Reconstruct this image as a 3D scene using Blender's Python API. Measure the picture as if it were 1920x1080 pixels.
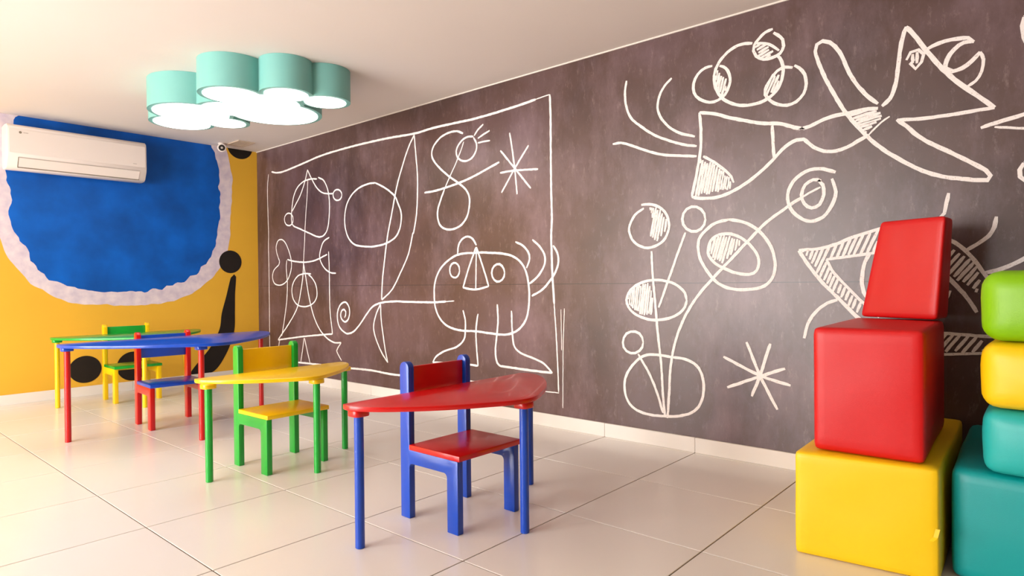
import bpy, bmesh, math, random
from mathutils import Vector, Matrix, noise

for o in list(bpy.data.objects):
    bpy.data.objects.remove(o)
scene = bpy.context.scene
COL = scene.collection
rnd = random.Random(7)

# room, metres: corner of the two painted walls at the origin,
# chalk wall along +x (y = 0), yellow wall along -y (x = 0)
H = 2.40            # ceiling height
RX = 8.4            # room length
RY = -6.8           # room depth
TILE = 0.6

# ------------------------------------------------------------------ camera
cam = bpy.data.cameras.new('camera')
cam_o = bpy.data.objects.new('camera', cam)
COL.objects.link(cam_o)
cam.sensor_width = 36.0
cam.lens = 22.477
cam.clip_start = 0.05
right = Vector((0.7532, 0.6578, -0.0095))
up = Vector((0.0019, 0.0122, 0.9999))
fwd = right.cross(up) * -1.0
cam_o.matrix_world = Matrix((
    (right.x, up.x, -fwd.x, 6.5962),
    (right.y, up.y, -fwd.y, -3.3945),
    (right.z, up.z, -fwd.z, 0.9671),
    (0, 0, 0, 1)))
scene.camera = cam_o

# ------------------------------------------------------------------ light
world = bpy.data.worlds.new('world')
scene.world = world
world.use_nodes = True
bg = world.node_tree.nodes['Background']
bg.inputs[0].default_value = (0.85, 0.92, 1.0, 1)
bg.inputs[1].default_value = 1.0

scene.view_settings.view_transform = 'Standard'
scene.view_settings.look = 'None'
scene.view_settings.gamma = 1.0
scene.view_settings.use_curve_mapping = False
scene.view_settings.exposure = 0.04

WINDOWS = [(0.8, 2.7), (2.9, 4.8)]        # x-ranges of the windows in the wall opposite the chalk wall
WZ0, WZ1 = 0.12, 2.15
for (wx0, wx1) in WINDOWS:                 # daylight coming in through each window
    ld = bpy.data.lights.new('window_daylight', 'AREA')
    ld.shape = 'RECTANGLE'
    ld.size = wx1 - wx0
    ld.size_y = WZ1 - WZ0
    ld.energy = 235
    ld.color = (1.0, 0.965, 0.935)
    lo = bpy.data.objects.new('window_daylight', ld)
    COL.objects.link(lo)
    lo.location = ((wx0 + wx1) / 2, RY - 0.16, (WZ0 + WZ1) / 2)
    lo.rotation_euler = (math.radians(90), 0, math.radians(0))

# ------------------------------------------------------------------ helpers
def lin(c):
    return tuple(((v / 255) / 12.92 if v <= 10 else (((v / 255) + 0.055) / 1.055) ** 2.4) for v in c) + (1.0,)


def mat(name, rgb, rough=0.5, spec=0.5, var=0.0, scale=6.0, bump=0.0, bscale=200.0, rgb2=None, coat=0.0):
    m = bpy.data.materials.new(name)
    m.use_nodes = True
    nt = m.node_tree
    b = nt.nodes['Principled BSDF']
    b.inputs['Roughness'].default_value = rough
    b.inputs['Specular IOR Level'].default_value = spec
    b.inputs['Coat Weight'].default_value = coat
    c = lin(rgb)
    tc = nt.nodes.new('ShaderNodeTexCoord')
    n = nt.nodes.new('ShaderNodeTexNoise')
    n.inputs['Scale'].default_value = scale
    n.inputs['Detail'].default_value = 5
    nt.links.new(tc.outputs['Object'], n.inputs['Vector'])
    r = nt.nodes.new('ShaderNodeValToRGB')
    c2 = lin(rgb2) if rgb2 else tuple(v * (1 - var) for v in c[:3]) + (1,)
    r.color_ramp.elements[0].position = 0.3
    r.color_ramp.elements[1].position = 0.7
    r.color_ramp.elements[0].color = c2
    r.color_ramp.elements[1].color = c
    nt.links.new(n.outputs['Fac'], r.inputs['Fac'])
    nt.links.new(r.outputs['Color'], b.inputs['Base Color'])
    if bump:
        n2 = nt.nodes.new('ShaderNodeTexNoise')
        n2.inputs['Scale'].default_value = bscale
        nt.links.new(tc.outputs['Object'], n2.inputs['Vector'])
        bp = nt.nodes.new('ShaderNodeBump')
        bp.inputs['Strength'].default_value = bump
        bp.inputs['Distance'].default_value = 0.002
        nt.links.new(n2.outputs['Fac'], bp.inputs['Height'])
        nt.links.new(bp.outputs['Normal'], b.inputs['Normal'])
    return m


def link(name, me, m, parent=None, smooth=False):
    o = bpy.data.objects.new(name, me)
    COL.objects.link(o)
    if m and not me.materials:
        me.materials.append(m)
    if parent:
        o.parent = parent
    if smooth:
        for p in me.polygons:
            p.use_smooth = True
    return o


def tobj(bm, name, m, parent=None, smooth=False, auto=None):
    bmesh.ops.recalc_face_normals(bm, faces=bm.faces[:])
    me = bpy.data.meshes.new(name)
    bm.to_mesh(me)
    bm.free()
    o = link(name, me, m, parent, smooth)
    if auto:
        me.shade_smooth()
        me.set_sharp_from_angle(angle=math.radians(auto))
    return o


def thing(name, label, cat, loc=(0, 0, 0), rz=0.0, group=None):
    o = bpy.data.objects.new(name, None)
    o.empty_display_size = 0.1
    COL.objects.link(o)
    o.location = loc
    o.rotation_euler = (0, 0, rz)
    tag(o, label, cat, group)
    return o


def tag(o, label, cat, group=None):
    o['label'] = label
    o['category'] = cat
    if group:
        o['group'] = group


def structure(o, label=None):
    o['kind'] = 'structure'
    if label:
        o['label'] = label
    return o


def box(bm, x0, y0, z0, x1, y1, z1):
    v = [bm.verts.new(p) for p in ((x0, y0, z0), (x1, y0, z0), (x1, y1, z0), (x0, y1, z0),
                                   (x0, y0, z1), (x1, y0, z1), (x1, y1, z1), (x0, y1, z1))]
    for f in ((3, 2, 1, 0), (4, 5, 6, 7), (0, 1, 5, 4), (1, 2, 6, 5), (2, 3, 7, 6), (3, 0, 4, 7)):
        bm.faces.new([v[i] for i in f])


def bevel_all(bm, w, seg=2, ang=30):
    bmesh.ops.recalc_face_normals(bm, faces=bm.faces[:])
    es = [e for e in bm.edges if len(e.link_faces) == 2 and e.calc_face_angle(0) > math.radians(ang)]
    bmesh.ops.bevel(bm, geom=es, offset=w, segments=seg, affect='EDGES', profile=0.5)


def prism(pts, a, b, axis='z'):
    """extrude a 2-D outline from a to b along an axis; outline is (x,y) for z, (x,z) for y, (y,z) for x"""
    bm = bmesh.new()
    def P(p, t):
        return {'z': (p[0], p[1], t), 'y': (p[0], t, p[1]), 'x': (t, p[0], p[1])}[axis]
    lo = [bm.verts.new(P(p, a)) for p in pts]
    hi = [bm.verts.new(P(p, b)) for p in pts]
    n = len(pts)
    bm.faces.new(lo[::-1])
    bm.faces.new(hi)
    for i in range(n):
        bm.faces.new((lo[i], lo[(i + 1) % n], hi[(i + 1) % n], hi[i]))
    return bm


def cyl(r, z0, z1, x=0.0, y=0.0, n=24):
    return prism([(x + r * math.cos(2 * math.pi * i / n), y + r * math.sin(2 * math.pi * i / n)) for i in range(n)], z0, z1)


def catmull(pts, step, closed=False):
    P = [Vector(p) for p in pts]
    n = len(P)
    out = []
    for i in range(n if closed else n - 1):
        if closed:
            p0, p1, p2, p3 = P[i - 1], P[i], P[(i + 1) % n], P[(i + 2) % n]
        else:
            p1, p2 = P[i], P[i + 1]
            p0 = P[i - 1] if i else p1 * 2 - p2
            p3 = P[i + 2] if i + 2 < n else p2 * 2 - p1
        k = max(1, int((p2 - p1).length / step))
        for j in range(k):
            t = j / k
            out.append(0.5 * ((2 * p1) + (p2 - p0) * t + (2 * p0 - 5 * p1 + 4 * p2 - p3) * t * t + (3 * p1 - p0 - 3 * p2 + p3) * t ** 3))
    if not closed:
        out.append(P[-1].copy())
    return out


# ------------------------------------------------------------------ materials
M = {}
M['ceiling'] = mat('ceiling_paint', (236, 229, 224), 0.8, 0.2, 0.02, 1.5)
M['plaster'] = mat('wall_plaster', (128, 108, 94), 0.8, 0.2, 0.05, 2)
M['tile'] = mat('floor_tile_glaze', (236, 230, 223), 0.22, 0.5, 0.025, 3)
M['grout'] = mat('grout', (108, 92, 80), 0.9, 0.2, 0.15, 20)
M['skirting'] = mat('skirting_tile', (238, 231, 223), 0.35, 0.5, 0.03, 4)
M['yellow_wall'] = mat('yellow_wall_paint', (236, 182, 56), 0.55, 0.35, 0.08, 1.4)
M['blue_paint'] = mat('blue_wall_paint', (0, 100, 204), 0.5, 0.3, 0.0, 3.0, rgb2=(0, 74, 156))
M['white_paint'] = mat('white_rim_paint', (232, 218, 222), 0.6, 0.3, 0.0, 14, rgb2=(204, 190, 206))
M['black_paint'] = mat('black_wall_paint', (34, 28, 24), 0.6, 0.3, 0.2, 8)
M['white_plastic'] = mat('white_plastic', (238, 226, 218), 0.35, 0.4, 0.01, 3)
M['grey_plastic'] = mat('grey_plastic', (196, 184, 174), 0.45, 0.4, 0.05, 3)
M['dark_plastic'] = mat('dark_plastic', (28, 26, 26), 0.3, 0.5, 0.1, 8)
M['mark'] = mat('grey_print', (140, 128, 112), 0.6, 0.2, 0.1, 30)
M['metal_vent'] = mat('vent_paint', (206, 186, 166), 0.5, 0.4, 0.05, 10)
M['frame'] = mat('window_frame_paint', (236, 234, 230), 0.4, 0.4, 0.02, 4)
M['mint'] = mat('mint_lamp_shell', (126, 190, 183), 0.45, 0.4, 0.03, 4)
LAC = dict(rough=0.28, spec=0.5, var=0.06, scale=9, coat=0.15)
M['red'] = mat('red_lacquer', (208, 16, 14), **LAC)
M['blue'] = mat('blue_lacquer', (0, 70, 186), **LAC)
M['yellow'] = mat('yellow_lacquer', (252, 204, 0), **LAC)
M['green'] = mat('green_lacquer', (10, 164, 50), **LAC)
VIN = dict(rough=0.42, spec=0.45, var=0.05, scale=4, bump=0.12, bscale=420)
M['vinyl_red'] = mat('red_vinyl', (208, 14, 16), **VIN)
M['vinyl_yellow'] = mat('yellow_vinyl', (252, 206, 16), **VIN)
M['vinyl_teal'] = mat('teal_vinyl', (0, 158, 158), **VIN)
M['vinyl_teal_light'] = mat('light_teal_vinyl', (36, 180, 176), **VIN)
M['vinyl_green'] = mat('lime_vinyl', (134, 194, 0), **VIN)


def board_material():
    m = bpy.data.materials.new('chalkboard')
    m.use_nodes = True
    nt = m.node_tree
    b = nt.nodes['Principled BSDF']
    tc = nt.nodes.new('ShaderNodeTexCoord')
    def nz(scale, detail, sc=(1, 1, 1), rough=0.6):
        mp = nt.nodes.new('ShaderNodeMapping')
        mp.inputs['Scale'].default_value = sc
        nt.links.new(tc.outputs['Object'], mp.inputs['Vector'])
        n = nt.nodes.new('ShaderNodeTexNoise')
        n.inputs['Scale'].default_value = scale
        n.inputs['Detail'].default_value = detail
        n.inputs['Roughness'].default_value = rough
        nt.links.new(mp.outputs['Vector'], n.inputs['Vector'])
        return n
    def ramp(n, stops):
        r = nt.nodes.new('ShaderNodeValToRGB')
        e = r.color_ramp.elements
        e[0].position, e[0].color = stops[0][0], lin(stops[0][1])
        e[1].position, e[1].color = stops[-1][0], lin(stops[-1][1])
        for p, c in stops[1:-1]:
            k = e.new(p)
            k.color = lin(c)
        nt.links.new(n.outputs['Fac'], r.inputs['Fac'])
        return r
    big = ramp(nz(0.9, 6), [(0.36, (66, 45, 42)), (0.5, (86, 61, 57)), (0.64, (102, 78, 82))])
    smear = ramp(nz(2.2, 9, (1.0, 1, 0.45), 0.72), [(0.47, (0, 0, 0)), (0.68, (92, 80, 90))])
    fleck = ramp(nz(26, 8, (1, 1, 0.35), 0.8), [(0.55, (0, 0, 0)), (0.72, (120, 108, 108))])
    def add(a, c, f):
        x = nt.nodes.new('ShaderNodeMix')
        x.data_type = 'RGBA'
        x.blend_type = 'ADD'
        x.inputs[0].default_value = f
        nt.links.new(a.outputs['Color'] if 'Color' in a.outputs else a.outputs[2], x.inputs[6])
        nt.links.new(c.outputs['Color'], x.inputs[7])
        return x
    s = add(add(big, smear, 0.8), fleck, 0.7)
    # the joint of the wall covering, a faint dark horizontal line
    sep = nt.nodes.new('ShaderNodeSeparateXYZ')
    nt.links.new(tc.outputs['Object'], sep.inputs[0])
    cmp_ = nt.nodes.new('ShaderNodeMath')
    cmp_.operation = 'COMPARE'
    cmp_.inputs[1].default_value = 0.957
    cmp_.inputs[2].default_value = 0.0022
    nt.links.new(sep.outputs['Z'], cmp_.inputs[0])
    mx = nt.nodes.new('ShaderNodeMix')
    mx.data_type = 'RGBA'
    mx.inputs[7].default_value = lin((50, 40, 40))
    nt.links.new(cmp_.outputs[0], mx.inputs[0])
    nt.links.new(s.outputs[2], mx.inputs[6])
    nt.links.new(mx.outputs[2], b.inputs['Base Color'])
    b.inputs['Roughness'].default_value = 0.36
    b.inputs['Specular IOR Level'].default_value = 0.65
    return m


def chalk_material():
    m = mat('chalk', (250, 243, 240), 0.85, 0.1, 0.0, 150, rgb2=(210, 196, 192))
    r = [n for n in m.node_tree.nodes if n.type == 'VALTORGB'][0]
    r.color_ramp.elements[0].position = 0.28
    r.color_ramp.elements[1].position = 0.42
    return m


M['board'] = board_material()
M['chalk'] = chalk_material()


def emit_material(name, rgb, s):
    m = bpy.data.materials.new(name)
    m.use_nodes = True
    b = m.node_tree.nodes['Principled BSDF']
    b.inputs['Base Color'].default_value = (0.9, 0.9, 0.9, 1)
    b.inputs['Emission Color'].default_value = lin(rgb)
    b.inputs['Emission Strength'].default_value = s
    return m


M['diffuser'] = emit_material('lit_diffuser', (255, 250, 246), 5.0)


def glass_material():
    m = bpy.data.materials.new('window_glass')
    m.use_nodes = True
    nt = m.node_tree
    nt.nodes.remove(nt.nodes['Principled BSDF'])
    t = nt.nodes.new('ShaderNodeBsdfTransparent')
    g = nt.nodes.new('ShaderNodeBsdfGlossy')
    g.inputs['Roughness'].default_value = 0.02
    x = nt.nodes.new('ShaderNodeMixShader')
    x.inputs[0].default_value = 0.06
    nt.links.new(t.outputs[0], x.inputs[1])
    nt.links.new(g.outputs[0], x.inputs[2])
    nt.links.new(x.outputs[0], nt.nodes['Material Output'].inputs['Surface'])
    return m


M['glass'] = glass_material()

# ------------------------------------------------------------------ room shell
def shell(name, label, m, *boxes):
    bm = bmesh.new()
    for b in boxes:
        box(bm, *b)
    return structure(tobj(bm, name, m), label)


TH = 0.15
wall_back = shell('wall_back', 'dark chalkboard wall covered in white chalk drawings', M['board'], (0, 0, 0, RX, TH, H))
wall_left = shell('wall_left', 'yellow painted wall with a large blue and white painted patch', M['yellow_wall'], (-TH, RY - TH, 0, 0, TH, H))
wall_right = shell('wall_right', 'plain taupe plaster wall at the end of the room', M['plaster'], (RX, RY - TH, 0, RX + TH, TH, H))
(a0, a1), (b0, b1) = WINDOWS
wall_front = shell('wall_front', 'taupe plaster wall with two windows', M['plaster'],
                   (0, RY - TH, 0, RX, RY, WZ0), (0, RY - TH, WZ1, RX, RY, H),
                   (0, RY - TH, WZ0, a0, RY, WZ1), (a1, RY - TH, WZ0, b0, RY, WZ1), (b1, RY - TH, WZ0, RX, RY, WZ1))
ceiling = shell('ceiling', 'smooth off-white ceiling', M['ceiling'], (-TH, RY - TH, H, RX + TH, TH, H + 0.12))
floor = shell('floor', 'cream tiled floor with thin grey joints', M['grout'], (-TH, RY - TH, -0.12, RX + TH, TH, -0.003))

for i, (wx0, wx1) in enumerate(WINDOWS):
    bm = bmesh.new()
    y0, y1 = RY - 0.11, RY - 0.04
    t = 0.05
    box(bm, wx0, y0, WZ0, wx1, y1, WZ0 + t)
    box(bm, wx0, y0, WZ1 - t, wx1, y1, WZ1)
    for xx in (wx0, (wx0 + wx1) / 2 - t / 2, wx1 - t):
        box(bm, xx, y0, WZ0 + t, xx + t, y1, WZ1 - t)
    w = structure(tobj(bm, 'window_%d' % (i + 1), M['frame']), 'white framed window with two panes')
    mid = (wx0 + wx1) / 2
    for (p0, p1) in ((wx0 + t, mid - t / 2), (mid + t / 2, wx1 - t)):
        bm = bmesh.new()
        box(bm, p0, RY - 0.078, WZ0 + t, p1, RY - 0.072, WZ1 - t)
        tobj(bm, 'pane', M['glass'], w)

# floor tiles, each one its own piece
GX, GY, GAP = 0.2, -0.039, 0.0048
tile_cache = {}
def tile_piece(x0, x1, y0, y1):
    key = (round(x1 - x0, 4), round(y1 - y0, 4))
    if key not in tile_cache:
        bm = bmesh.new()
        w, d = key
        box(bm, -w / 2 + GAP / 2, -d / 2 + GAP / 2, -0.009, w / 2 - GAP / 2, d / 2 - GAP / 2, 0)
        bevel_all(bm, 0.0012, 1)
        me = bpy.data.meshes.new('tile')
        bm.to_mesh(me)
        bm.free()
        me.materials.append(M['tile'])
        tile_cache[key] = me
    o = bpy.data.objects.new('tile', tile_cache[key])
    COL.objects.link(o)
    o.parent = floor
    o.location = ((x0 + x1) / 2, (y0 + y1) / 2, 0)

xs = [0.0] + [GX + TILE * i for i in range(14)] + [RX]
xs = [x for x in xs if x < RX - 0.02] + [RX]
ys = [0.0] + [GY - TILE * i for i in range(10)]
ys = [y for y in ys if y > RY + 0.02] + [RY]
for i in range(len(xs) - 1):
    for j in range(len(ys) - 1):
        tile_piece(xs[i], xs[i + 1], ys[j + 1], ys[j])

# skirting: tile strips along each wall
HB, BT = 0.085, 0.014
def skirting(name, label, axis, fixed, stops):
    root = bpy.data.objects.new(name, None)
    COL.objects.link(root)
    structure(root, label)
    for a, b in zip(stops[:-1], stops[1:]):
        bm = bmesh.new()
        lo, hi = min(a, b) + 0.0008, max(a, b) - 0.0008
        if axis == 'x':
            box(bm, lo, min(fixed, fixed - BT), 0, hi, fixed, HB)
        elif axis == 'x+':
            box(bm, lo, fixed, 0, hi, fixed + BT, HB)
        elif axis == 'y':
            box(bm, fixed, lo, 0, fixed + BT, hi, HB)
        else:
            box(bm, fixed - BT, lo, 0, fixed, hi, HB)
        bevel_all(bm, 0.002, 1)
        tobj(bm, 'skirting_tile', M['skirting'], root)
skirting('baseboard_back', 'cream tile baseboard along the chalkboard wall', 'x', 0.0, [BT] + xs[1:])
skirting('baseboard_left', 'cream tile baseboard along the yellow wall', 'y', 0.0, ys)
skirting('baseboard_front', 'cream tile baseboard along the window wall', 'x+', RY, [BT] + xs[1:-1] + [RX - BT])
skirting('baseboard_right', 'cream tile baseboard along the end wall', 'y-', RX, [-BT] + ys[1:])
structure(shell('trim_1', 'thin cream bead between chalkboard wall and ceiling', M['skirting'], (0.0, -0.007, H - 0.008, RX, 0, H)))

# ------------------------------------------------------------------ painted patch on the yellow wall (flat paint)
def flat_x(name, loops, x, m, parent):
    """closed outline(s) in (y, z), a thin film on the wall x = 0"""
    bm = prism(loops, 0.0, x, 'x')
    o = tobj(bm, name, m, parent)
    return o

def blob(cy, cz, ry, rz, e, amp, seed, n=220, top=H - 0.001):
    pts = []
    for i in range(n):
        a = 2 * math.pi * i / n
        c, s = math.cos(a), math.sin(a)
        k = (abs(c) ** e + abs(s) ** e) ** (-1 / e)
        k *= 1 + amp * noise.noise(Vector((c * 3 + seed, s * 3, 0))) + amp * 0.8 * noise.noise(Vector((c * 14, s * 14, seed)))
        pts.append((cy + ry * k * c, min(top, cz + rz * k * s)))
    return pts

p = flat_x('white_paint_rim', blob(-1.27, 1.88, 0.99, 1.09, 2.7, 0.015, 3), 0.0012, M['white_paint'], wall_left)
p = flat_x('blue_paint_patch', blob(-1.28, 1.88, 0.875, 0.96, 2.7, 0.035, 9), 0.0020, M['blue_paint'], wall_left)
def disc(cy, cz, ry, rz, n=48):
    return [(cy + ry * math.cos(2 * math.pi * i / n), min(H - 0.001, cz + rz * math.sin(2 * math.pi * i / n))) for i in range(n)]
for q in ((-0.302, 1.215, 0.118, 0.118), (-1.618, 0.235, 0.125, 0.12), (-1.235, 0.225, 0.135, 0.135), (-0.185, 2.43, 0.135, 0.128)):
    flat_x('black_paint_dot', disc(*q), 0.0022, M['black_paint'], wall_left)
bar = [(-0.265, 1.085), (-0.30, 1.05), (-0.35, 0.86), (-0.40, 0.68), (-0.425, 0.52), (-0.52, 0.34), (-0.72, 0.088), (-0.50, 0.088), (-0.36, 0.26), (-0.275, 0.48), (-0.262, 0.70), (-0.258, 0.88), (-0.245, 1.06)]
flat_x('black_paint_stroke', [tuple(v) for v in catmull(bar, 0.03, True)], 0.0022, M['black_paint'], wall_left)

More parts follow.
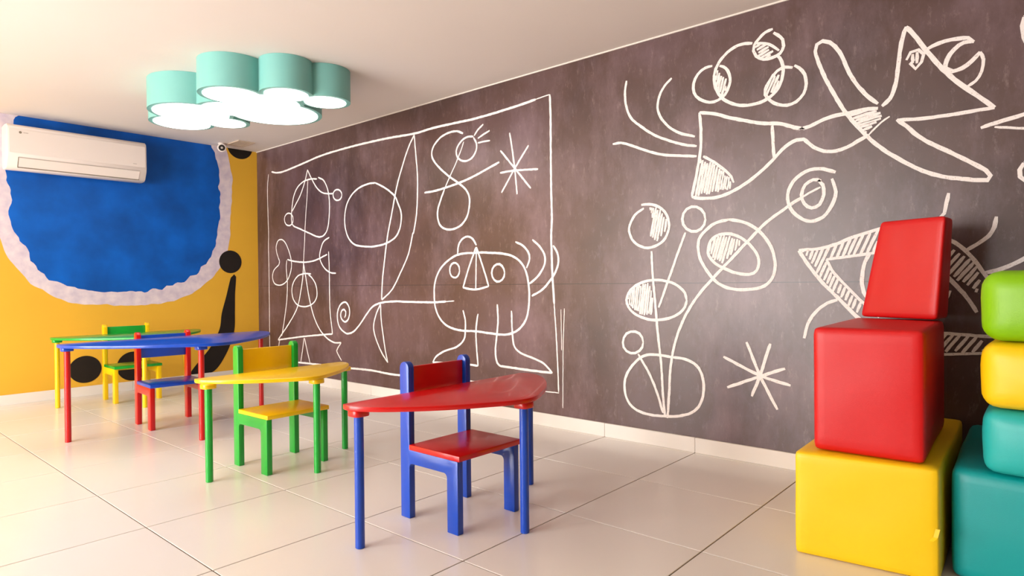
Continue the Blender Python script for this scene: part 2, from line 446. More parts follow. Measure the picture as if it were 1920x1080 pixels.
# ------------------------------------------------------------------ chalk drawings on the board wall
# points in millimetres on the wall (x along it, height); s = stroke, width factor; f = hatched fill, hatch angle
CHALK = {
 'chalk_frame': [
  ('s',1.05,[(310,2153),(415,2130),(563,2127),(874,2155),(1242,2192),(1630,2205),(1986,2205),(2274,2199),(2599,2184),(2810,2191),(3013,2189),(3253,2184),(3477,2189),(3688,2200),(3861,2213)]),
  ('s',0.45,[(3861,2213),(3982,2222)]),
  ('s',0.6,[(248,2134),(222,1981),(227,1669),(235,1512),(229,1378),(232,1144),(231,831),(229,519),(228,198)]),
  ('s',1.0,[(228,198),(704,194),(911,197),(1149,201),(1613,207),(1991,214),(2338,205),(3140,230),(3555,231),(3785,229)]),
  ('s',0.4,[(3785,229),(4038,234)]),
  ('s',1.0,[(3982,2222),(3987,2085),(3987,1887),(3987,1591),(3991,1393),(3984,1299),(3986,1180),(3992,1002),(4004,824)]),
  ('s',0.6,[(4004,824),(4020,587),(4029,411),(4035,240)]),
  ('s',0.3,[(4059,789),(4061,648),(4063,519)]),
  ('s',0.35,[(4088,796),(4075,532),(4068,137)]),
 ],
 'chalk_doll': [
  ('s',0.8,[(1002,2088),(951,1978),(867,1856),(768,1762),(711,1708)]),
  ('s',0.8,[(1002,2088),(1071,1994),(1160,1898),(1260,1839),(1384,1817),(1432,1815)]),
  ('s',0.6,[(1005,1987),(988,1830),(956,1615),(940,1471),(933,1390),(912,1216)]),
  ('s',0.85,[(912,1216),(898,1071),(860,925),(787,747),(642,595),(403,402)]),
  ('s',0.85,[(1166,1980),(1058,1992),(924,1981),(814,1935),(742,1853),(706,1738),(695,1634),(722,1566),(859,1520),(1020,1470),(1149,1431),(1226,1424),(1289,1444),(1340,1504),(1370,1641),(1368,1779),(1336,1880),(1275,1956),(1187,1992)]),
  ('s',0.85,[(1575,1787),(1567,1766),(1547,1750),(1519,1743),(1487,1746),(1458,1759),(1439,1778),(1432,1801),(1440,1822),(1460,1838),(1489,1845),(1521,1841),(1549,1829),(1568,1809),(1575,1787)]),
  ('s',0.8,[(729,1625),(720,1598),(696,1578),(661,1568),(623,1571),(589,1585),(565,1609),(557,1637),(566,1664),(591,1684),(626,1693),(664,1690),(698,1676),(721,1652),(729,1625)]),
  ('s',0.75,[(424,1255),(395,1309),(388,1371),(428,1427),(503,1434),(575,1393),(644,1300),(685,1194),(668,1104),(609,1023),(521,978),(432,966),(342,987),(304,1049),(324,1111),(376,1148),(437,1178),(453,1208),(424,1255)]),
  ('s',0.8,[(1363,1411),(1275,1380),(1224,1320),(1196,1236),(1233,1164),(1307,1106),(1393,1077),(1465,1073)]),
  ('s',0.85,[(605,1226),(741,1204),(933,1190),(1119,1203),(1323,1252)]),
  ('s',0.75,[(594,1219),(583,1136),(600,985),(584,804),(527,591),(479,444)]),
  ('s',0.75,[(1348,1279),(1357,1119),(1357,910),(1361,730),(1383,591),(1398,506)]),
  ('s',0.9,[(403,399),(695,435),(998,469),(1398,506)]),
  ('s',0.8,[(1043,1073),(931,1078),(808,1058),(723,999),(687,925),(705,835),(787,770),(924,753),(1057,781),(1132,839),(1143,910),(1114,982),(1050,1040),(998,1066)]),
  ('s',0.85,[(911,1173),(956,1012),(1006,838),(1081,667),(1182,541),(1306,462),(1428,427),(1536,433)]),
  ('s',0.75,[(1536,430),(1480,378),(1463,353),(1498,307),(1539,267)]),
  ('s',0.7,[(903,442),(873,324),(838,204)]),
  ('s',0.75,[(911,443),(955,329),(1005,209)]),
  ('s',0.7,[(433,396),(401,294),(369,207)]),
 ],
 'chalk_spiral': [
  ('s',0.95,[(1594,664),(1613,688),(1616,719),(1591,738),(1553,727),(1534,690),(1547,652),(1594,626),(1645,644),(1674,696),(1670,756),(1636,796),(1595,806),(1531,781),(1487,719),(1481,650),(1508,582),(1573,537),(1643,520),(1734,544),(1825,607),(1914,689),(2001,762),(2086,796),(2189,814),(2349,822),(2461,820),(2789,820),(2953,828)]),
  ('s',0.5,[(2953,828),(3043,834)]),
 ],
 'chalk_sail': [
  ('s',0.9,[(2074,1843),(1979,1845),(1848,1826),(1736,1778),(1654,1699),(1617,1594),(1622,1486),(1671,1389),(1750,1331),(1838,1309),(1990,1295),(2116,1300),(2218,1314),(2319,1347),(2378,1393),(2414,1464),(2420,1557),(2382,1634),(2341,1700),(2247,1765),(2146,1814),(2074,1843)]),
  ('s',0.9,[(2599,2178),(2523,2082),(2445,1946),(2365,1772),(2303,1579),(2250,1420),(2218,1297),(2191,1164),(2162,1013),(2145,835)]),
  ('s',0.8,[(2595,2179),(2611,2033),(2630,1851),(2627,1672),(2612,1518),(2573,1377),(2567,1382),(2509,1215),(2411,1071),(2292,924),(2149,832)]),
  ('s',0.85,[(2132,797),(2074,719),(2030,615),(2040,538),(2080,462),(2141,377),(2221,300)]),
  ('s',0.8,[(2132,790),(2136,669),(2164,518),(2192,393),(2221,300)]),
 ],
 'chalk_dancer': [
  ('s',0.95,[(3158,2095),(3094,2122),(3012,2126),(2912,2105),(2834,2054),(2804,1994),(2824,1939),(2891,1872),(2991,1797),(3104,1728),(3183,1669),(3217,1610),(3216,1538),(3188,1463),(3132,1411),(3051,1385),(2968,1386),(2901,1415),(2868,1475),(2869,1545),(2905,1623),(2948,1699)]),
  ('s',0.6,[(2948,1699),(3007,1784),(3074,1877),(3132,1970),(3165,2032)]),
  ('s',0.9,[(3266,2055),(3204,2062),(3141,2042),(3092,1998),(3083,1949),(3115,1906),(3178,1884),(3249,1899),(3292,1947),(3296,2001),(3266,2048)]),
  ('s',0.8,[(3274,2059),(3313,2097),(3369,2128)]),
  ('s',0.8,[(3312,2034),(3372,2055),(3432,2072)]),
  ('s',0.8,[(3311,2001),(3372,2001),(3434,1999)]),
  ('s',0.95,[(2714,1694),(2837,1696),(2973,1710),(3104,1728),(3247,1756),(3414,1801),(3523,1832)]),
 ],
 'chalk_star': [
  ('s',0.85,[(3624,2025),(3663,1801),(3688,1586)]),
  ('s',0.85,[(3534,1913),(3663,1775),(3812,1614)]),
  ('s',0.85,[(3795,1911),(3669,1769),(3542,1611)]),
  ('s',0.85,[(3529,1753),(3669,1754),(3878,1738)]),
 ],
 'chalk_creature': [
  ('s',0.95,[(3257,1192),(3154,1193),(3057,1177),(2958,1132),(2876,1065),(2827,975),(2817,877),(2830,779),(2880,696),(2970,637),(3107,611),(3277,611),(3421,602),(3560,599),(3661,625),(3726,671),(3767,734),(3788,833),(3786,943),(3763,1042),(3716,1110),(3634,1157),(3533,1179),(3429,1187),(3322,1194),(3257,1192)]),
  ('s',0.9,[(3087,1192),(3097,1256),(3137,1301),(3194,1318),(3250,1296),(3286,1248)]),
  ('s',0.9,[(3282,1235),(3209,1092),(3141,935)]),
  ('s',0.9,[(3141,935),(3272,921),(3408,945)]),
  ('s',0.9,[(3408,945),(3356,1075),(3286,1235)]),
  ('s',0.7,[(3286,1235),(3280,1064),(3276,921)]),
  ('s',0.9,[(3106,1067),(3101,1043),(3085,1023),(3063,1012),(3039,1013),(3017,1024),(3002,1044),(2997,1069),(3003,1094),(3018,1114),(3041,1124),(3065,1123),(3087,1112),(3101,1092),(3106,1067)]),
  ('s',0.95,[(3564,1039),(3557,1012),(3540,990),(3515,978),(3487,978),(3462,990),(3445,1013),(3439,1041),(3446,1069),(3464,1091),(3489,1103),(3517,1102),(3541,1089),(3558,1066),(3564,1039)]),
  ('s',0.9,[(3668,1255),(3733,1227),(3781,1182),(3796,1133),(3767,1069)]),
  ('s',0.9,[(3821,1262),(3883,1214),(3924,1159),(3928,1098),(3889,1033),(3834,986),(3794,961)]),
  ('s',0.9,[(4000,1215),(4033,1166),(4043,1107),(4017,1037),(3964,972),(3903,919),(3812,876)]),
  ('s',0.85,[(3138,764),(3162,691),(3161,610),(3145,543),(3067,484),(2927,441),(2834,394),(2792,344)]),
  ('s',0.9,[(2792,344),(2895,349),(3180,357),(3292,356)]),
  ('s',0.85,[(3297,741),(3282,681),(3273,589),(3279,483),(3292,356)]),
  ('s',0.95,[(3490,814),(3496,701),(3484,598),(3469,495),(3475,418),(3505,376),(3591,370),(3787,364),(3984,362)]),
  ('s',0.85,[(3626,771),(3628,680),(3635,580),(3651,518),(3708,478),(3820,449),(3912,419),(3984,362)]),
 ],
 'chalk_bird': [
  ('s',0.9,[(4570,2187),(4559,2106),(4569,2027),(4600,1955),(4667,1894),(4752,1831),(4857,1778),(4947,1743),(5019,1725)]),
  ('s',0.9,[(4869,2138),(4825,2105),(4789,2049),(4777,1987),(4794,1931),(4840,1870),(4914,1816),(5008,1780)]),
  ('s',0.9,[(4469,1818),(4528,1817),(4604,1789),(4691,1749),(4798,1709),(4913,1686),(5018,1668)]),
  ('s',1,[(5036,1910),(5044,1815),(5040,1694),(5018,1574),(4987,1444)]),
  ('s',1.05,[(4987,1444),(5033,1431),(5118,1426),(5201,1443),(5281,1479),(5359,1528),(5434,1590),(5499,1652),(5553,1676),(5588,1675),(5598,1667),(5635,1629),(5681,1603),(5735,1595),(5787,1606),(5831,1628),(5877,1649)]),
  ('s',0.5,[(5877,1649),(5914,1685),(5947,1712),(5967,1722)]),
  ('s',1.1,[(5036,1910),(5121,1888),(5203,1853),(5303,1816),(5379,1791),(5472,1773),(5544,1742),(5588,1727),(5570,1728),(5617,1735),(5682,1758),(5736,1768),(5788,1768),(5857,1774),(5919,1769)]),
  ('s',1,[(5434,1770),(5437,1694),(5442,1599)]),
  ('s',0.9,[(5056,1663),(5119,1622),(5181,1569),(5216,1530),(5229,1497)]),
  ('f',75,[(5047,1647),(5119,1610),(5181,1556),(5223,1505),(5206,1467),(5097,1453),(5006,1447),(5029,1552)]),
  ('s',1.05,[(5919,1790),(5874,1836),(5832,1896),(5798,1960),(5772,2033),(5746,2087),(5711,2129),(5679,2144),(5652,2134),(5645,2102),(5661,2040),(5692,1955),(5736,1859),(5788,1763),(5864,1656),(5938,1575),(6018,1509),(6095,1455),(6169,1421),(6241,1402),(6297,1390),(6331,1386),(6341,1404),(6325,1429),(6283,1463),(6213,1514),(6140,1564),(6080,1613),(6034,1665),(5995,1703)]),
  ('s',1.05,[(5935,1776),(5968,1804),(5988,1855),(6000,1925),(6008,2004),(6020,2073),(6034,2119)]),
  ('s',1.15,[(6034,2119),(6067,2070),(6104,2003),(6149,1931),(6200,1858),(6256,1794),(6312,1736),(6356,1690)]),
  ('s',0.95,[(6356,1690),(6298,1690),(6228,1688),(6155,1688),(6081,1690),(5999,1701)]),
  ('s',1,[(6112,1995),(6157,2012),(6207,2016),(6264,2008),(6286,1986)]),
  ('s',1.05,[(6286,1986),(6250,1992),(6215,1971),(6189,1934),(6184,1896),(6207,1876),(6243,1883),(6278,1905),(6307,1938)]),
  ('s',0.75,[(6307,1938),(6319,1903),(6312,1854),(6291,1817),(6260,1798)]),
  ('s',0.8,[(6035,1966),(6051,1998),(6082,2002),(6101,1977),(6093,1944),(6070,1918),(6051,1947),(6066,1963)]),
  ('f',80,[(6057,1976),(6083,1988),(6083,1949),(6062,1948)]),
  ('f',5,[(5797,1762),(5865,1768),(5935,1744),(5935,1718),(5898,1678),(5869,1655),(5831,1699)]),
 ],
 'chalk_ball_head': [
  ('s',1,[(5334,2220),(5276,2230),(5216,2215),(5165,2178),(5133,2131),(5123,2073),(5138,2010),(5174,1958),(5224,1923),(5284,1902),(5352,1899),(5409,1912),(5455,1945),(5483,1995),(5490,2059),(5474,2110),(5461,2124)]),
  ('s',0.95,[(5113,2151),(5070,2150),(5027,2124),(5003,2078),(5005,2027),(5037,1985),(5096,1955),(5143,1957),(5184,1981),(5207,2025),(5213,2063),(5200,2106),(5175,2133),(5154,2144)]),
  ('s',0.95,[(5537,2046),(5492,2059),(5460,2047),(5428,2012),(5399,1966),(5399,1937),(5427,1899),(5464,1873),(5509,1861),(5554,1870),(5589,1904),(5602,1951),(5594,1999),(5568,2037),(5546,2056)]),
  ('s',0.95,[(5440,2267),(5401,2260),(5368,2235),(5344,2208),(5339,2180),(5353,2148),(5391,2122),(5438,2120),(5475,2133),(5493,2166),(5489,2200),(5466,2229),(5443,2247)]),
  ('s',0.8,[(5349,2216),(5401,2203),(5438,2180),(5470,2148)]),
  ('f',10,[(5346,2203),(5401,2198),(5429,2172),(5419,2146),(5452,2143),(5410,2120),(5363,2144)]),
  ('f',70,[(5133,2131),(5174,2082),(5200,2056),(5196,2008),(5169,1974),(5138,2010),(5128,2072)]),
  ('f',60,[(5437,2024),(5478,2020),(5474,1979),(5441,1929),(5399,1942),(5414,1991)]),
 ],
 'chalk_flowers': [
  ('s',0.95,[(4682,1405),(4621,1368),(4581,1293),(4602,1222),(4663,1177),(4731,1170),(4807,1204),(4845,1276),(4832,1352),(4783,1404),(4716,1426),(4665,1426)]),
  ('f',75,[(4725,1406),(4800,1384),(4837,1329),(4823,1255),(4757,1202),(4723,1246),(4741,1321)]),
  ('s',0.9,[(4731,1147),(4738,1003),(4753,836),(4769,655),(4789,475),(4799,295),(4810,176)]),
  ('s',0.95,[(5067,1312),(5060,1282),(5041,1259),(5014,1247),(4983,1249),(4955,1265),(4935,1291),(4929,1322),(4936,1353),(4956,1376),(4984,1388),(5015,1385),(5042,1369),(5061,1343),(5067,1312)]),
  ('s',0.85,[(4947,1245),(4895,1118),(4837,971),(4775,814)]),
  ('s',0.95,[(4952,861),(4940,821),(4908,786),(4858,759),(4795,744),(4727,741),(4661,754),(4607,779),(4571,815),(4559,857),(4572,898),(4609,935),(4663,962),(4729,975),(4797,974),(4859,960),(4909,934),(4941,900),(4952,861)]),
  ('f',80,[(4626,939),(4721,960),(4742,866),(4731,775),(4659,773),(4580,818),(4568,880)]),
  ('s',1,[(5199,1300),(5126,1287),(5067,1248),(5028,1200),(5028,1114),(5072,1026),(5139,954),(5225,922),(5322,922),(5389,939),(5429,979),(5445,1045),(5430,1126),(5391,1195),(5338,1249),(5269,1284),(5199,1300)]),
  ('s',0.95,[(5140,1222),(5096,1189),(5081,1126),(5110,1075),(5168,1038),(5239,1009),(5309,1001),(5350,1021),(5361,1075),(5337,1130),(5282,1187),(5212,1221),(5140,1222)]),
  ('f',70,[(5126,1216),(5241,1199),(5268,1171),(5168,1064),(5103,1090),(5085,1147)]),
  ('s',0.95,[(4826,171),(4837,299),(4850,480),(4883,630),(4940,765),(5018,883),(5109,983),(5226,1100),(5324,1198),(5405,1274),(5508,1343),(5513,1348),(5579,1385)]),
  ('s',0.6,[(5579,1385),(5627,1410),(5666,1426)]),
  ('s',0.9,[(4671,604),(4664,575),(4645,551),(4616,536),(4585,534),(4556,545),(4536,568),(4530,596),(4537,626),(4557,651),(4586,665),(4618,666),(4646,655),(4665,633),(4671,604)]),
  ('s',0.9,[(4636,533),(4708,423),(4757,321),(4798,197)]),
  ('s',0.95,[(4858,528),(4759,536),(4674,524),(4595,460),(4546,377),(4545,283),(4592,210),(4688,178),(4823,181),(4935,203),(5006,245),(5045,322),(5045,423),(5008,492),(4938,523),(4858,528)]),
  ('s',1,[(5735,1492),(5662,1519),(5595,1511),(5538,1470),(5509,1405),(5521,1336),(5568,1283),(5618,1261),(5676,1278),(5717,1332),(5735,1396),(5718,1463)]),
  ('s',1,[(5669,1458),(5632,1467),(5594,1445),(5576,1398),(5589,1351),(5624,1327),(5661,1342),(5681,1388),(5677,1436),(5655,1462)]),
 ],
 'chalk_asterisk': [
  ('s',0.95,[(5293,640),(5360,472),(5451,297)]),
  ('s',0.95,[(5417,638),(5362,465),(5318,352)]),
  ('s',0.95,[(5165,553),(5360,468),(5518,429)]),
  ('s',0.95,[(5491,514),(5366,463),(5185,386)]),
 ],
 'chalk_arrow_figure': [
  ('s',0.9,[(5561,1119),(5664,1123),(5741,1144),(5815,1173),(5922,1203),(6031,1223)]),
  ('s',1,[(5561,1117),(5609,1041),(5664,965),(5740,882),(5821,794),(5892,725)]),
  ('s',0.8,[(5691,1068),(5778,1078),(5887,1091),(5977,1106)]),
  ('s',0.8,[(5691,1068),(5725,1001),(5792,923),(5850,859),(5920,789)]),
  ('s',1,[(5883,1090),(5862,1051),(5849,987),(5850,931),(5864,883)]),
  ('f',62,[(5585,1114),(5664,1119),(5815,1167),(5922,1195),(5922,1100),(5778,1082),(5691,1072),(5725,997),(5850,851),(5828,802),(5740,895),(5656,990)]),
  ('s',0.95,[(5740,870),(5694,853),(5639,806),(5603,746),(5585,674)]),
  ('s',0.95,[(6122,1171),(6194,1138),(6233,1110),(6275,1061),(6316,991),(6356,923)]),
  ('s',1,[(6140,1013),(6187,975),(6221,934),(6257,886),(6292,821)]),
  ('f',48,[(6147,1125),(6209,1100),(6263,1061),(6313,987),(6298,908),(6233,952),(6159,1012)]),
  ('s',0.95,[(6251,1087),(6293,1114),(6334,1148),(6354,1186),(6361,1229)]),
  ('s',0.95,[(6316,991),(6362,1001),(6401,1018),(6452,1048),(6505,1094)]),
  ('s',0.9,[(6193,1345),(6185,1301),(6176,1257),(6154,1233)]),
  ('s',0.6,[(6183,871),(6199,915)]),
  ('s',0.8,[(6120,727),(6177,726),(6303,720),(6361,719)]),
  ('s',0.7,[(6120,629),(6183,633),(6291,644),(6361,652)]),
  ('f',50,[(6120,712),(6321,714),(6321,653),(6120,636)]),
 ],
 'chalk_edge_figure': [
  ('s',1,[(6308,1612),(6365,1626),(6453,1644),(6526,1670)]),
  ('s',0.6,[(6355,1608),(6453,1586),(6532,1565)]),
  ('s',1,[(6454,2046),(6449,2011),(6454,1961),(6476,1915),(6514,1913),(6532,1957),(6520,2016),(6489,2057),(6454,2046)]),
  ('s',1,[(6452,1444),(6438,1417),(6440,1388),(6456,1370),(6488,1378),(6494,1418),(6475,1449),(6452,1444)]),
 ],
}

CHALK_NAME = {
    'chalk_frame': 'hand-drawn chalk frame lines', 'chalk_doll': 'chalk doll in a dress with bows',
    'chalk_spiral': 'chalk line ending in a spiral', 'chalk_sail': 'chalk circle crossed by a sail shape',
    'chalk_dancer': 'chalk looped dancer with hair lines', 'chalk_star': 'eight-armed chalk star in the frame',
    'chalk_creature': 'chalk round creature with triangular nose and two feet', 'chalk_bird': 'chalk bird with wings and comb',
    'chalk_ball_head': 'chalk circle with three smaller circles', 'chalk_flowers': 'chalk flowers on long stems from a pot',
    'chalk_asterisk': 'large eight-armed chalk star', 'chalk_arrow_figure': 'chalk hatched arrow figure behind the blocks',
    'chalk_edge_figure': 'chalk rings and lines at the right'}
CW = 0.0165
def ribbon(bm, pts, w, y, taper=True):
    L = catmull(pts, 0.018)
    n = len(L)
    if n < 2:
        return
    left, rightv = [], []
    for i, p in enumerate(L):
        d = (L[min(i + 1, n - 1)] - L[max(i - 1, 0)])
        if d.length < 1e-9:
            d = Vector((1, 0))
        d.normalize()
        nn = Vector((-d.y, d.x))
        k = w * 0.5 * (0.92 + 0.22 * rnd.random())
        if taper and (i == 0 or i == n - 1):
            k *= 0.7
        o = (rnd.random() - 0.5) * 0.0016
        a = p + nn * (k + o)
        c = p - nn * (k - o)
        left.append(bm.verts.new((a.x, y, a.y)))
        rightv.append(bm.verts.new((c.x, y, c.y)))
    for i in range(n - 1):
        bm.faces.new((left[i], rightv[i], rightv[i + 1], left[i + 1]))

def inside_spans(poly, s, ca, sa):
    """crossings of the line (rotated by angle) with the polygon"""
    xs_ = []
    R_ = [(x * ca + z * sa, -x * sa + z * ca) for x, z in poly]
    for i in range(len(R_)):
        (u0, v0), (u1, v1) = R_[i], R_[(i + 1) % len(R_)]
        if (v0 <= s) != (v1 <= s):
            xs_.append(u0 + (s - v0) * (u1 - u0) / (v1 - v0))
    return sorted(xs_)

lay = 0.0
for name, strokes in CHALK.items():
    bm = bmesh.new()
    for kind, w, pts in strokes:
        lay += 0.000012
        y = -0.0010 - lay
        P = [(a / 1000, b / 1000) for a, b in pts]
        if kind == 's':
            ribbon(bm, P, CW * w, y)
        else:
            a = math.radians(w)
            ca, sa = math.cos(a), math.sin(a)
            vv = [-x * sa + z * ca for x, z in P]
            s = min(vv) + 0.006
            zig = []
            flip = False
            while s < max(vv):
                sp = inside_spans(P, s, ca, sa)
                for u0, u1 in zip(sp[0::2], sp[1::2]):
                    e0, e1 = u0 + (rnd.random() - 0.5) * 0.016, u1 + (rnd.random() - 0.5) * 0.016
                    q = [(e0 * ca - s * sa, e0 * sa + s * ca), (e1 * ca - (s + 0.008) * sa, e1 * sa + (s + 0.008) * ca)]
                    ribbon(bm, q, 0.0138, y)
                s += (0.018 if name == 'chalk_arrow_figure' else 0.0108) + 0.0075 * rnd.random()
    me = bpy.data.meshes.new(name)
    bm.to_mesh(me)
    bm.free()
    o = link(name, me, M['chalk'], wall_back)
    o['label'] = CHALK_NAME[name]

# ------------------------------------------------------------------ children's chairs
def arc(cx, cy, r, a0, a1, n=6):
    return [(cx + r * math.cos(math.radians(a0 + (a1 - a0) * i / n)), cy + r * math.sin(math.radians(a0 + (a1 - a0) * i / n))) for i in range(n + 1)]

def make_chair(label, frame, panel, loc, rz):
    t = thing('child_chair', label, 'chair', loc, rz, "children's wooden chairs")
    D, W, T = 0.34, 0.36, 0.03       # depth, width, board thickness
    x0, x1 = -D / 2, D / 2
    p, hgt, sz, rb = 0.056, 0.645, 0.284, 0.228
    r = 0.018
    out = [(x0, 0), (x0 + p, 0)] + arc(x0 + p + r, rb - r, r, 180, 90) + arc(x1 - 0.06 - r, rb - r, r, 90, 0) + \
          [(x1 - 0.06, 0), (x1, 0), (x1, sz), (x0 + p, sz)] + arc(x0 + p / 2, hgt - p / 2, p / 2, 0, 180, 12)
    for y in (-W / 2, W / 2 - T):
        bm = prism(out, y, y + T, 'y')
        bevel_all(bm, 0.0025, 2, 50)
        tobj(bm, 'side_frame', M[frame], t, auto=40)
    bm = bmesh.new()
    box(bm, x0 + p + 0.001, -W / 2 - 0.002, sz + 0.0003, x1 + 0.012, W / 2 + 0.002, sz + 0.0225)
    bevel_all(bm, 0.003, 2)
    tobj(bm, 'seat', M[panel], t, auto=40)
    bm = bmesh.new()
    box(bm, x0 + 0.012, -W / 2 + T, sz - 0.045, x0 + 0.03, W / 2 - T, sz - 0.002)
    bevel_all(bm, 0.002, 1)
    tobj(bm, 'back_rail', M[frame], t, auto=40)
    bm = bmesh.new()
    box(bm, x0 + 0.018, -W / 2 + T, 0.462, x0 + 0.036, W / 2 - T, 0.622)
    bevel_all(bm, 0.003, 2)
    tobj(bm, 'backrest', M[panel], t, auto=40)
    return t

make_chair('blue wooden child chair with red seat and backrest, nearest the camera', 'blue', 'red', (4.660, -1.520, 0), 0.0)
make_chair('green wooden child chair with yellow seat and backrest', 'green', 'yellow', (3.355, -1.607, 0), math.radians(1.5))
make_chair('red wooden child chair with blue seat and backrest', 'red', 'blue', (1.805, -1.588, 0), math.radians(-3))
make_chair('yellow wooden child chair with green seat against the yellow wall', 'yellow', 'green', (0.505, -1.408, 0), math.radians(-2))

# ------------------------------------------------------------------ children's tables
def make_table(label, top, leg, xb, yc, d, w, z, legs, rz=0.0):
    t = thing('child_table', label, 'table', (xb, yc, 0), rz, "three-legged children's tables")
    half = [(0.0, 0.0), (0, 0.5), (0.0, 0.95), (0.015, 0.985), (0.06, 1.0), (0.17, 0.995), (0.36, 0.89), (0.55, 0.725), (0.73, 0.52), (0.88, 0.29), (0.97, 0.13)]
    pts = [(a * d, b * w) for a, b in half]
    full = pts + [(d, 0.0)] + [(a, -b) for a, b in pts[:0:-1]]
    # straight back edge, curved elsewhere
    out = [tuple(v) for v in catmull(full[2:-2], 0.02)]
    bm = prism(out, z - 0.019, z)
    bevel_all(bm, 0.003, 2, 50)
    tobj(bm, 'table_top', M[top], t, auto=40)
    for (lx, ly) in legs:
        n = 20
        blk = []
        for i in range(n):                       # rounded-square pad that carries the leg
            a = 2 * math.pi * i / n
            k = 0.033 * (abs(math.cos(a)) ** 4 + abs(math.sin(a)) ** 4) ** -0.25
            blk.append((lx + k * math.cos(a), ly + k * math.sin(a)))
        bm = prism(blk, z - 0.042, z - 0.0192)
        bevel_all(bm, 0.003, 2, 50)
        tobj(bm, 'leg_pad', M[top], t, auto=40)
        bm = cyl(0.0175, 0.0, z - 0.0422, lx, ly)
        bevel_all(bm, 0.002, 1, 50)
        tobj(bm, 'leg', M[leg], t, auto=40)
    return t

make_table('red topped child table with blue legs, nearest the camera', 'red', 'blue', 4.567, -1.520, 0.472, 0.522, 0.527,
           [(0.062, -0.484), (0.072, 0.484), (0.436, 0.012)])
make_table('small yellow topped child table with green legs', 'yellow', 'green', 3.285, -1.610, 0.425, 0.432, 0.503,
           [(0.110, -0.402), (0.088, 0.396), (0.388, 0.026)])
make_table('large blue topped child table with red legs', 'blue', 'red', 1.795, -1.590, 0.79, 0.678, 0.610,
           [(0.090, -0.633), (0.090, 0.633), (0.694, -0.072)])
make_table('green topped child table with yellow legs by the yellow wall', 'green', 'yellow', 0.425, -1.412, 0.69, 0.572, 0.566,
           [(0.060, -0.530), (0.055, 0.458), (0.602, -0.076)])

# ------------------------------------------------------------------ soft play blocks
def soft_block(name, label, m, fl, fr, rr, rl, z0, z1, rad=0.035, puff=0.012, top=None, group='padded play blocks', seed=0):
    """fl, fr, rr, rl: floor-plan corners; top: other plan corners for the upper face"""
    top = top or (fl, fr, rr, rl)
    N = 14
    size = ((Vector(fr) - Vector(fl)).length, (Vector(rl) - Vector(fl)).length, z1 - z0)
    bm = bmesh.new()
    vm = {}
    def vert(i, j, k):
        key = (i, j, k)
        if key in vm:
            return vm[key]
        # cluster the grid towards the edges
        def g(q, s):
            u = q / N * 2 - 1
            u = math.copysign(1 - (1 - abs(u)) ** 1.7, u)
            return u * s / 2
        p = Vector((g(i, size[0]), g(j, size[1]), g(k, size[2])))
        q = Vector([max(-(s / 2 - rad), min(s / 2 - rad, v)) for v, s in zip(p, size)])
        dlt = p - q
        if dlt.length > 1e-9:
            p = q + dlt.normalized() * rad
        f = [max(0.0, 1 - (2 * abs(v) / s) ** 2) for v, s in zip(p, size)]
        u = Vector([2 * v / s for v, s in zip(p, size)])
        wob = 0.004 * noise.noise(Vector(u) * 1.6 + Vector((seed * 7.1, 0, 0)))
        p.x += u.x * (puff * f[1] * f[2] + wob * f[1])
        p.y += u.y * (puff * f[0] * f[2] + wob * f[2])
        if k == N:
            p.z += 0.3 * puff * f[0] * f[1]
        a, b, c = p.x / size[0] + 0.5, p.y / size[1] + 0.5, p.z / size[2] + 0.5
        def bil(Q):
            A, B, C_, D_ = [Vector(x) for x in Q]
            return A * (1 - a) * (1 - b) + B * a * (1 - b) + C_ * a * b + D_ * (1 - a) * b
        xy = bil((fl, fr, rr, rl)) * (1 - c) + bil(top) * c
        v = bm.verts.new((xy.x, xy.y, z0 + c * (z1 - z0)))
        vm[key] = v
        return v
    for a in range(N):
        for b in range(N):
            for k in (0, N):
                bm.faces.new((vert(a, b, k), vert(a + 1, b, k), vert(a + 1, b + 1, k), vert(a, b + 1, k)))
                bm.faces.new((vert(a, k, b), vert(a + 1, k, b), vert(a + 1, k, b + 1), vert(a, k, b + 1)))
                bm.faces.new((vert(k, a, b), vert(k, a + 1, b), vert(k, a + 1, b + 1), vert(k, a, b + 1)))
    cx = sum(c[0] for c in (fl, fr, rr, rl)) / 4
    cy = sum(c[1] for c in (fl, fr, rr, rl)) / 4
    t = thing(name, label, 'play block', (cx, cy, z0), 0, group)
    bmesh.ops.translate(bm, verts=bm.verts[:], vec=(-cx, -cy, -z0))
    tobj(bm, 'padded_cover', m, t, smooth=True)
    return t

yb = soft_block('soft_block', 'large yellow padded block on the floor under the red blocks', M['vinyl_yellow'],
                (5.856, -1.035), (6.284, -0.990), (6.246, -0.060), (5.83, -0.05), 0.0, 0.362, 0.016, 0.004, seed=1)
bm = bmesh.new()
tabp = [Vector((0.214, -0.512, 0.150)), Vector((0.226, -0.514, 0.165)), Vector((0.231, -0.508, 0.190))]
for k in range(2):
    a, b = tabp[k], tabp[k + 1]
    w = 0.006
    vs = [bm.verts.new(p) for p in (a + Vector((-w, 0, 0)), a + Vector((w, 0, 0)), b + Vector((w, 0, 0)), b + Vector((-w, 0, 0)),
                                    a + Vector((-w, 0.004, 0)), a + Vector((w, 0.004, 0)), b + Vector((w, 0.004, 0)), b + Vector((-w, 0.004, 0)))]
    for f in ((0, 1, 2, 3), (7, 6, 5, 4), (0, 4, 5, 1), (1, 5, 6, 2), (2, 6, 7, 3), (3, 7, 4, 0)):
        bm.faces.new([vs[i] for i in f])
tobj(bm, 'zip_tab', M['vinyl_yellow'], yb)
soft_block('soft_block', 'large red padded block standing on the yellow block', M['vinyl_red'],
           (5.906, -0.985), (6.243, -0.972), (6.212, -0.30), (5.873, -0.25), 0.366, 0.800, 0.020, 0.003, seed=2)
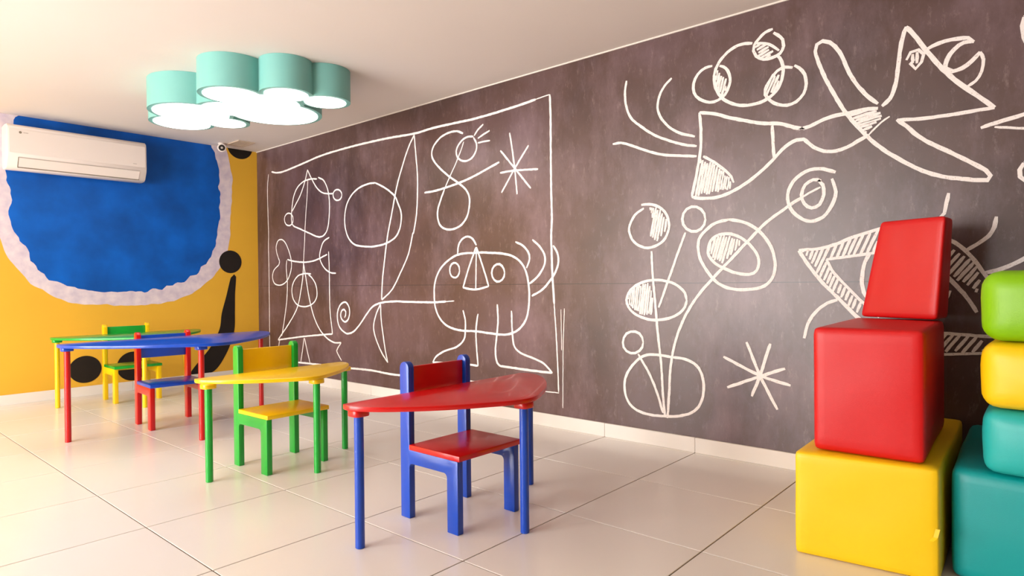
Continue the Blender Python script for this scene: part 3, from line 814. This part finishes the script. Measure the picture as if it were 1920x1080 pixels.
soft_block('wedge_block', 'red padded block with slanted side on top of the red block', M['vinyl_red'],
           (5.903, -0.300), (6.203, -0.425), (6.222, -0.27), (5.96, -0.12), 0.806, 1.213, 0.018, 0.002,
           top=((5.985, -0.31), (6.232, -0.415), (6.24, -0.27), (6.03, -0.12)), seed=3)
soft_block('soft_block', 'large dark teal padded block on the floor right of the yellow block', M['vinyl_teal'],
           (6.302, -0.905), (6.770, -0.935), (6.745, -0.09), (6.272, -0.07), 0.0, 0.355, 0.03, 0.008, seed=4)
soft_block('soft_block', 'small light teal padded block between teal and yellow blocks at right', M['vinyl_teal_light'],
           (6.388, -0.930), (6.79, -0.965), (6.80, -0.52), (6.39, -0.49), 0.359, 0.558, 0.04, 0.012, seed=5)
soft_block('soft_block', 'small yellow padded block directly under the lime green block', M['vinyl_yellow'],
           (6.386, -0.935), (6.79, -0.96), (6.79, -0.52), (6.386, -0.49), 0.562, 0.768, 0.045, 0.014, seed=6)
soft_block('soft_block', 'lime green padded block at the top of the right stack', M['vinyl_green'],
           (6.388, -0.94), (6.79, -0.965), (6.79, -0.53), (6.388, -0.50), 0.772, 0.990, 0.05, 0.014, seed=7)

# ------------------------------------------------------------------ cloud ceiling lamp
def union_outline(circles, n=90):
    runs = []
    for i, (cx, cy, r) in enumerate(circles):
        pts = []
        for k in range(n):
            a = 2 * math.pi * k / n
            p = (cx + r * math.cos(a), cy + r * math.sin(a))
            out = all((p[0] - x) ** 2 + (p[1] - y) ** 2 > rr * rr for j, (x, y, rr) in enumerate(circles) if j != i)
            pts.append((p, out))
        if not any(o for _, o in pts):
            continue
        if all(o for _, o in pts):
            runs.append([p for p, _ in pts])
            continue
        s = next(k for k in range(n) if pts[k][1] and not pts[k - 1][1])
        cur = []
        for k in range(n):
            p, o = pts[(s + k) % n]
            if o:
                cur.append(p)
            elif cur:
                runs.append(cur)
                cur = []
        if cur:
            runs.append(cur)
    loop = runs.pop(0)
    while runs:
        e = loop[-1]
        k = min(range(len(runs)), key=lambda q: (runs[q][0][0] - e[0]) ** 2 + (runs[q][0][1] - e[1]) ** 2)
        dk = (runs[k][0][0] - e[0]) ** 2 + (runs[k][0][1] - e[1]) ** 2
        if (loop[0][0] - e[0]) ** 2 + (loop[0][1] - e[1]) ** 2 < dk:
            break
        loop += runs.pop(k)
    return loop

LOBES = [(1.915, -1.465, 0.275), (2.539, -1.467, 0.205), (2.805, -1.240, 0.165), (2.836, -0.975, 0.165),
         (2.316, -1.055, 0.325), (1.815, -1.170, 0.165), (1.580, -1.395, 0.222), (2.199, -1.345, 0.190), (2.52, -1.22, 0.24)]
LZ = H - 0.21
lamp = thing('cloud_lamp', 'mint green cloud-shaped ceiling lamp with bright white underside', 'lamp', (2.25, -1.25, LZ))
LO = [(x - 2.25, y + 1.25, r) for x, y, r in LOBES]
outer = union_outline(LO)
inner = union_outline([(x, y, r - 0.030) for x, y, r in LO])
def ring_prism(outl, z0, z1):
    bm = prism(outl, z0, z1)
    return bm
# shell: outer wall, rim and closed top
bm = bmesh.new()
def loop_verts(pts, z):
    return [bm.verts.new((p[0], p[1], z)) for p in pts]
o_hi, o_lo = loop_verts(outer, 0.209), loop_verts(outer, 0.0)
n = len(outer)
for i in range(n):
    bm.faces.new((o_hi[i], o_hi[(i + 1) % n], o_lo[(i + 1) % n], o_lo[i]))
bm.faces.new(o_hi)
bm.faces.new(o_lo[::-1])
tobj(bm, 'lamp_shell', M['mint'], lamp, auto=35)
bm = prism(inner, -0.004, -0.0005)
tobj(bm, 'diffuser', M['diffuser'], lamp)

# ------------------------------------------------------------------ air conditioner
ac = thing('air_conditioner', 'white wall-mounted air conditioner over the blue patch', 'air conditioner', (0.0, -1.674, 1.92))
AW = 0.512
prof = [(0.003, 0.03), (0.003, 0.365), (0.10, 0.372), (0.165, 0.368), (0.192, 0.35), (0.2, 0.32), (0.203, 0.13), (0.198, 0.095), (0.165, 0.03), (0.14, 0.012), (0.09, 0.008), (0.03, 0.012)]
bm = prism(prof, -AW, AW, 'y')
bevel_all(bm, 0.006, 2, 40)
tobj(bm, 'body', M['white_plastic'], ac, auto=45)
bm = prism([(0.2045, 0.135), (0.2065, 0.135), (0.2035, 0.325), (0.2015, 0.325)], -AW + 0.012, AW - 0.012, 'y')
tobj(bm, 'front_panel', M['white_plastic'], ac)
bm = prism([(0.2005, 0.098), (0.2035, 0.096), (0.168, 0.028), (0.165, 0.031)], -AW + 0.075, AW - 0.06, 'y')
tobj(bm, 'air_flap', M['white_plastic'], ac)
bm = prism([(0.1995, 0.1045), (0.2030, 0.1035), (0.2010, 0.0985), (0.1985, 0.0990)], -AW + 0.07, AW - 0.055, 'y')
tobj(bm, 'flap_gap', M['grey_plastic'], ac)
bm = prism([(0.1655, 0.0305), (0.168, 0.0275), (0.163, 0.0205), (0.1600, 0.0225)], -AW + 0.07, AW - 0.055, 'y')
tobj(bm, 'flap_gap', M['mark'], ac)
bm = prism([(0.198, 0.100), (0.2038, 0.100), (0.170, 0.03), (0.165, 0.03)], -AW + 0.069, -AW + 0.073, 'y')
tobj(bm, 'flap_gap', M['mark'], ac)
# small maker's mark: a dot and four tiny letters too blurred to read
bm = bmesh.new()
ring = [bm.verts.new((0.2052, -AW + 0.085 + 0.010 * math.cos(a * math.pi / 8), 0.302 + 0.010 * math.sin(a * math.pi / 8))) for a in range(16)]
bm.faces.new(ring)
tobj(bm, 'maker_mark', M['mark'], ac)
bm = bmesh.new()
for k in range(4):
    y = -AW + 0.105 + k * 0.0085
    box(bm, 0.2045, y, 0.298, 0.2052, y + 0.006, 0.306)
tobj(bm, 'maker_mark', M['grey_plastic'], ac)
bm = bmesh.new()
box(bm, 0.2060, AW - 0.115, 0.158, 0.2068, AW - 0.085, 0.163)
tobj(bm, 'maker_mark', M['grey_plastic'], ac)

# ------------------------------------------------------------------ security camera and ceiling vent near the corner
sc = thing('security_camera', 'small white security camera with black lens under the ceiling corner', 'camera', (0.17, -0.455, H))
bm = cyl(0.035, -0.014, -0.0005)
bevel_all(bm, 0.003, 2, 50)
tobj(bm, 'mount', M['white_plastic'], sc, auto=40)
bm = cyl(0.014, -0.03, -0.0135)
tobj(bm, 'bracket', M['white_plastic'], sc, auto=40)
aim = Vector((6.0 - 0.17, -3.0 + 0.455, -1.2)).normalized().to_track_quat('Z', 'Y').to_matrix().to_4x4()
base = Matrix.Translation((0, 0, -0.046))
bm = cyl(0.042, -0.06, 0.05)
bevel_all(bm, 0.006, 3, 50)
bmesh.ops.transform(bm, matrix=base @ aim, verts=bm.verts[:])
tobj(bm, 'housing', M['white_plastic'], sc, auto=40)
bm = cyl(0.030, 0.0495, 0.053)
bmesh.ops.transform(bm, matrix=base @ aim, verts=bm.verts[:])
lens = tobj(bm, 'lens', M['dark_plastic'], sc, auto=40)
bm = cyl(0.011, 0.053, 0.055)
bmesh.ops.transform(bm, matrix=base @ aim, verts=bm.verts[:])
tobj(bm, 'lens_glass', M['grey_plastic'], lens, auto=40)

cv = thing('ceiling_vent', 'beige rectangular vent flush in the ceiling by the corner', 'vent', (0.305, -0.325, H))
vx, vy = 0.135, 0.085
bm = bmesh.new()
for (q0, q1, q2, q3) in ((-vx, -vy, vx, -vy + 0.018), (-vx, vy - 0.018, vx, vy), (-vx, -vy + 0.018, -vx + 0.018, vy - 0.018), (vx - 0.018, -vy + 0.018, vx, vy - 0.018)):
    box(bm, q0, q1, -0.010, q2, q3, -0.0003)
tobj(bm, 'vent_frame', M['metal_vent'], cv)
bm = bmesh.new()
box(bm, -vx + 0.018, -vy + 0.018, -0.004, vx - 0.018, vy - 0.018, -0.0003)
tobj(bm, 'vent_back', M['metal_vent'], cv)
for k in range(6):
    y = -vy + 0.030 + k * (2 * vy - 0.060) / 5
    bm = bmesh.new()
    box(bm, -vx + 0.018, y - 0.006, -0.009, vx - 0.018, y + 0.006, -0.0045)
    tobj(bm, 'slat', M['metal_vent'], cv)
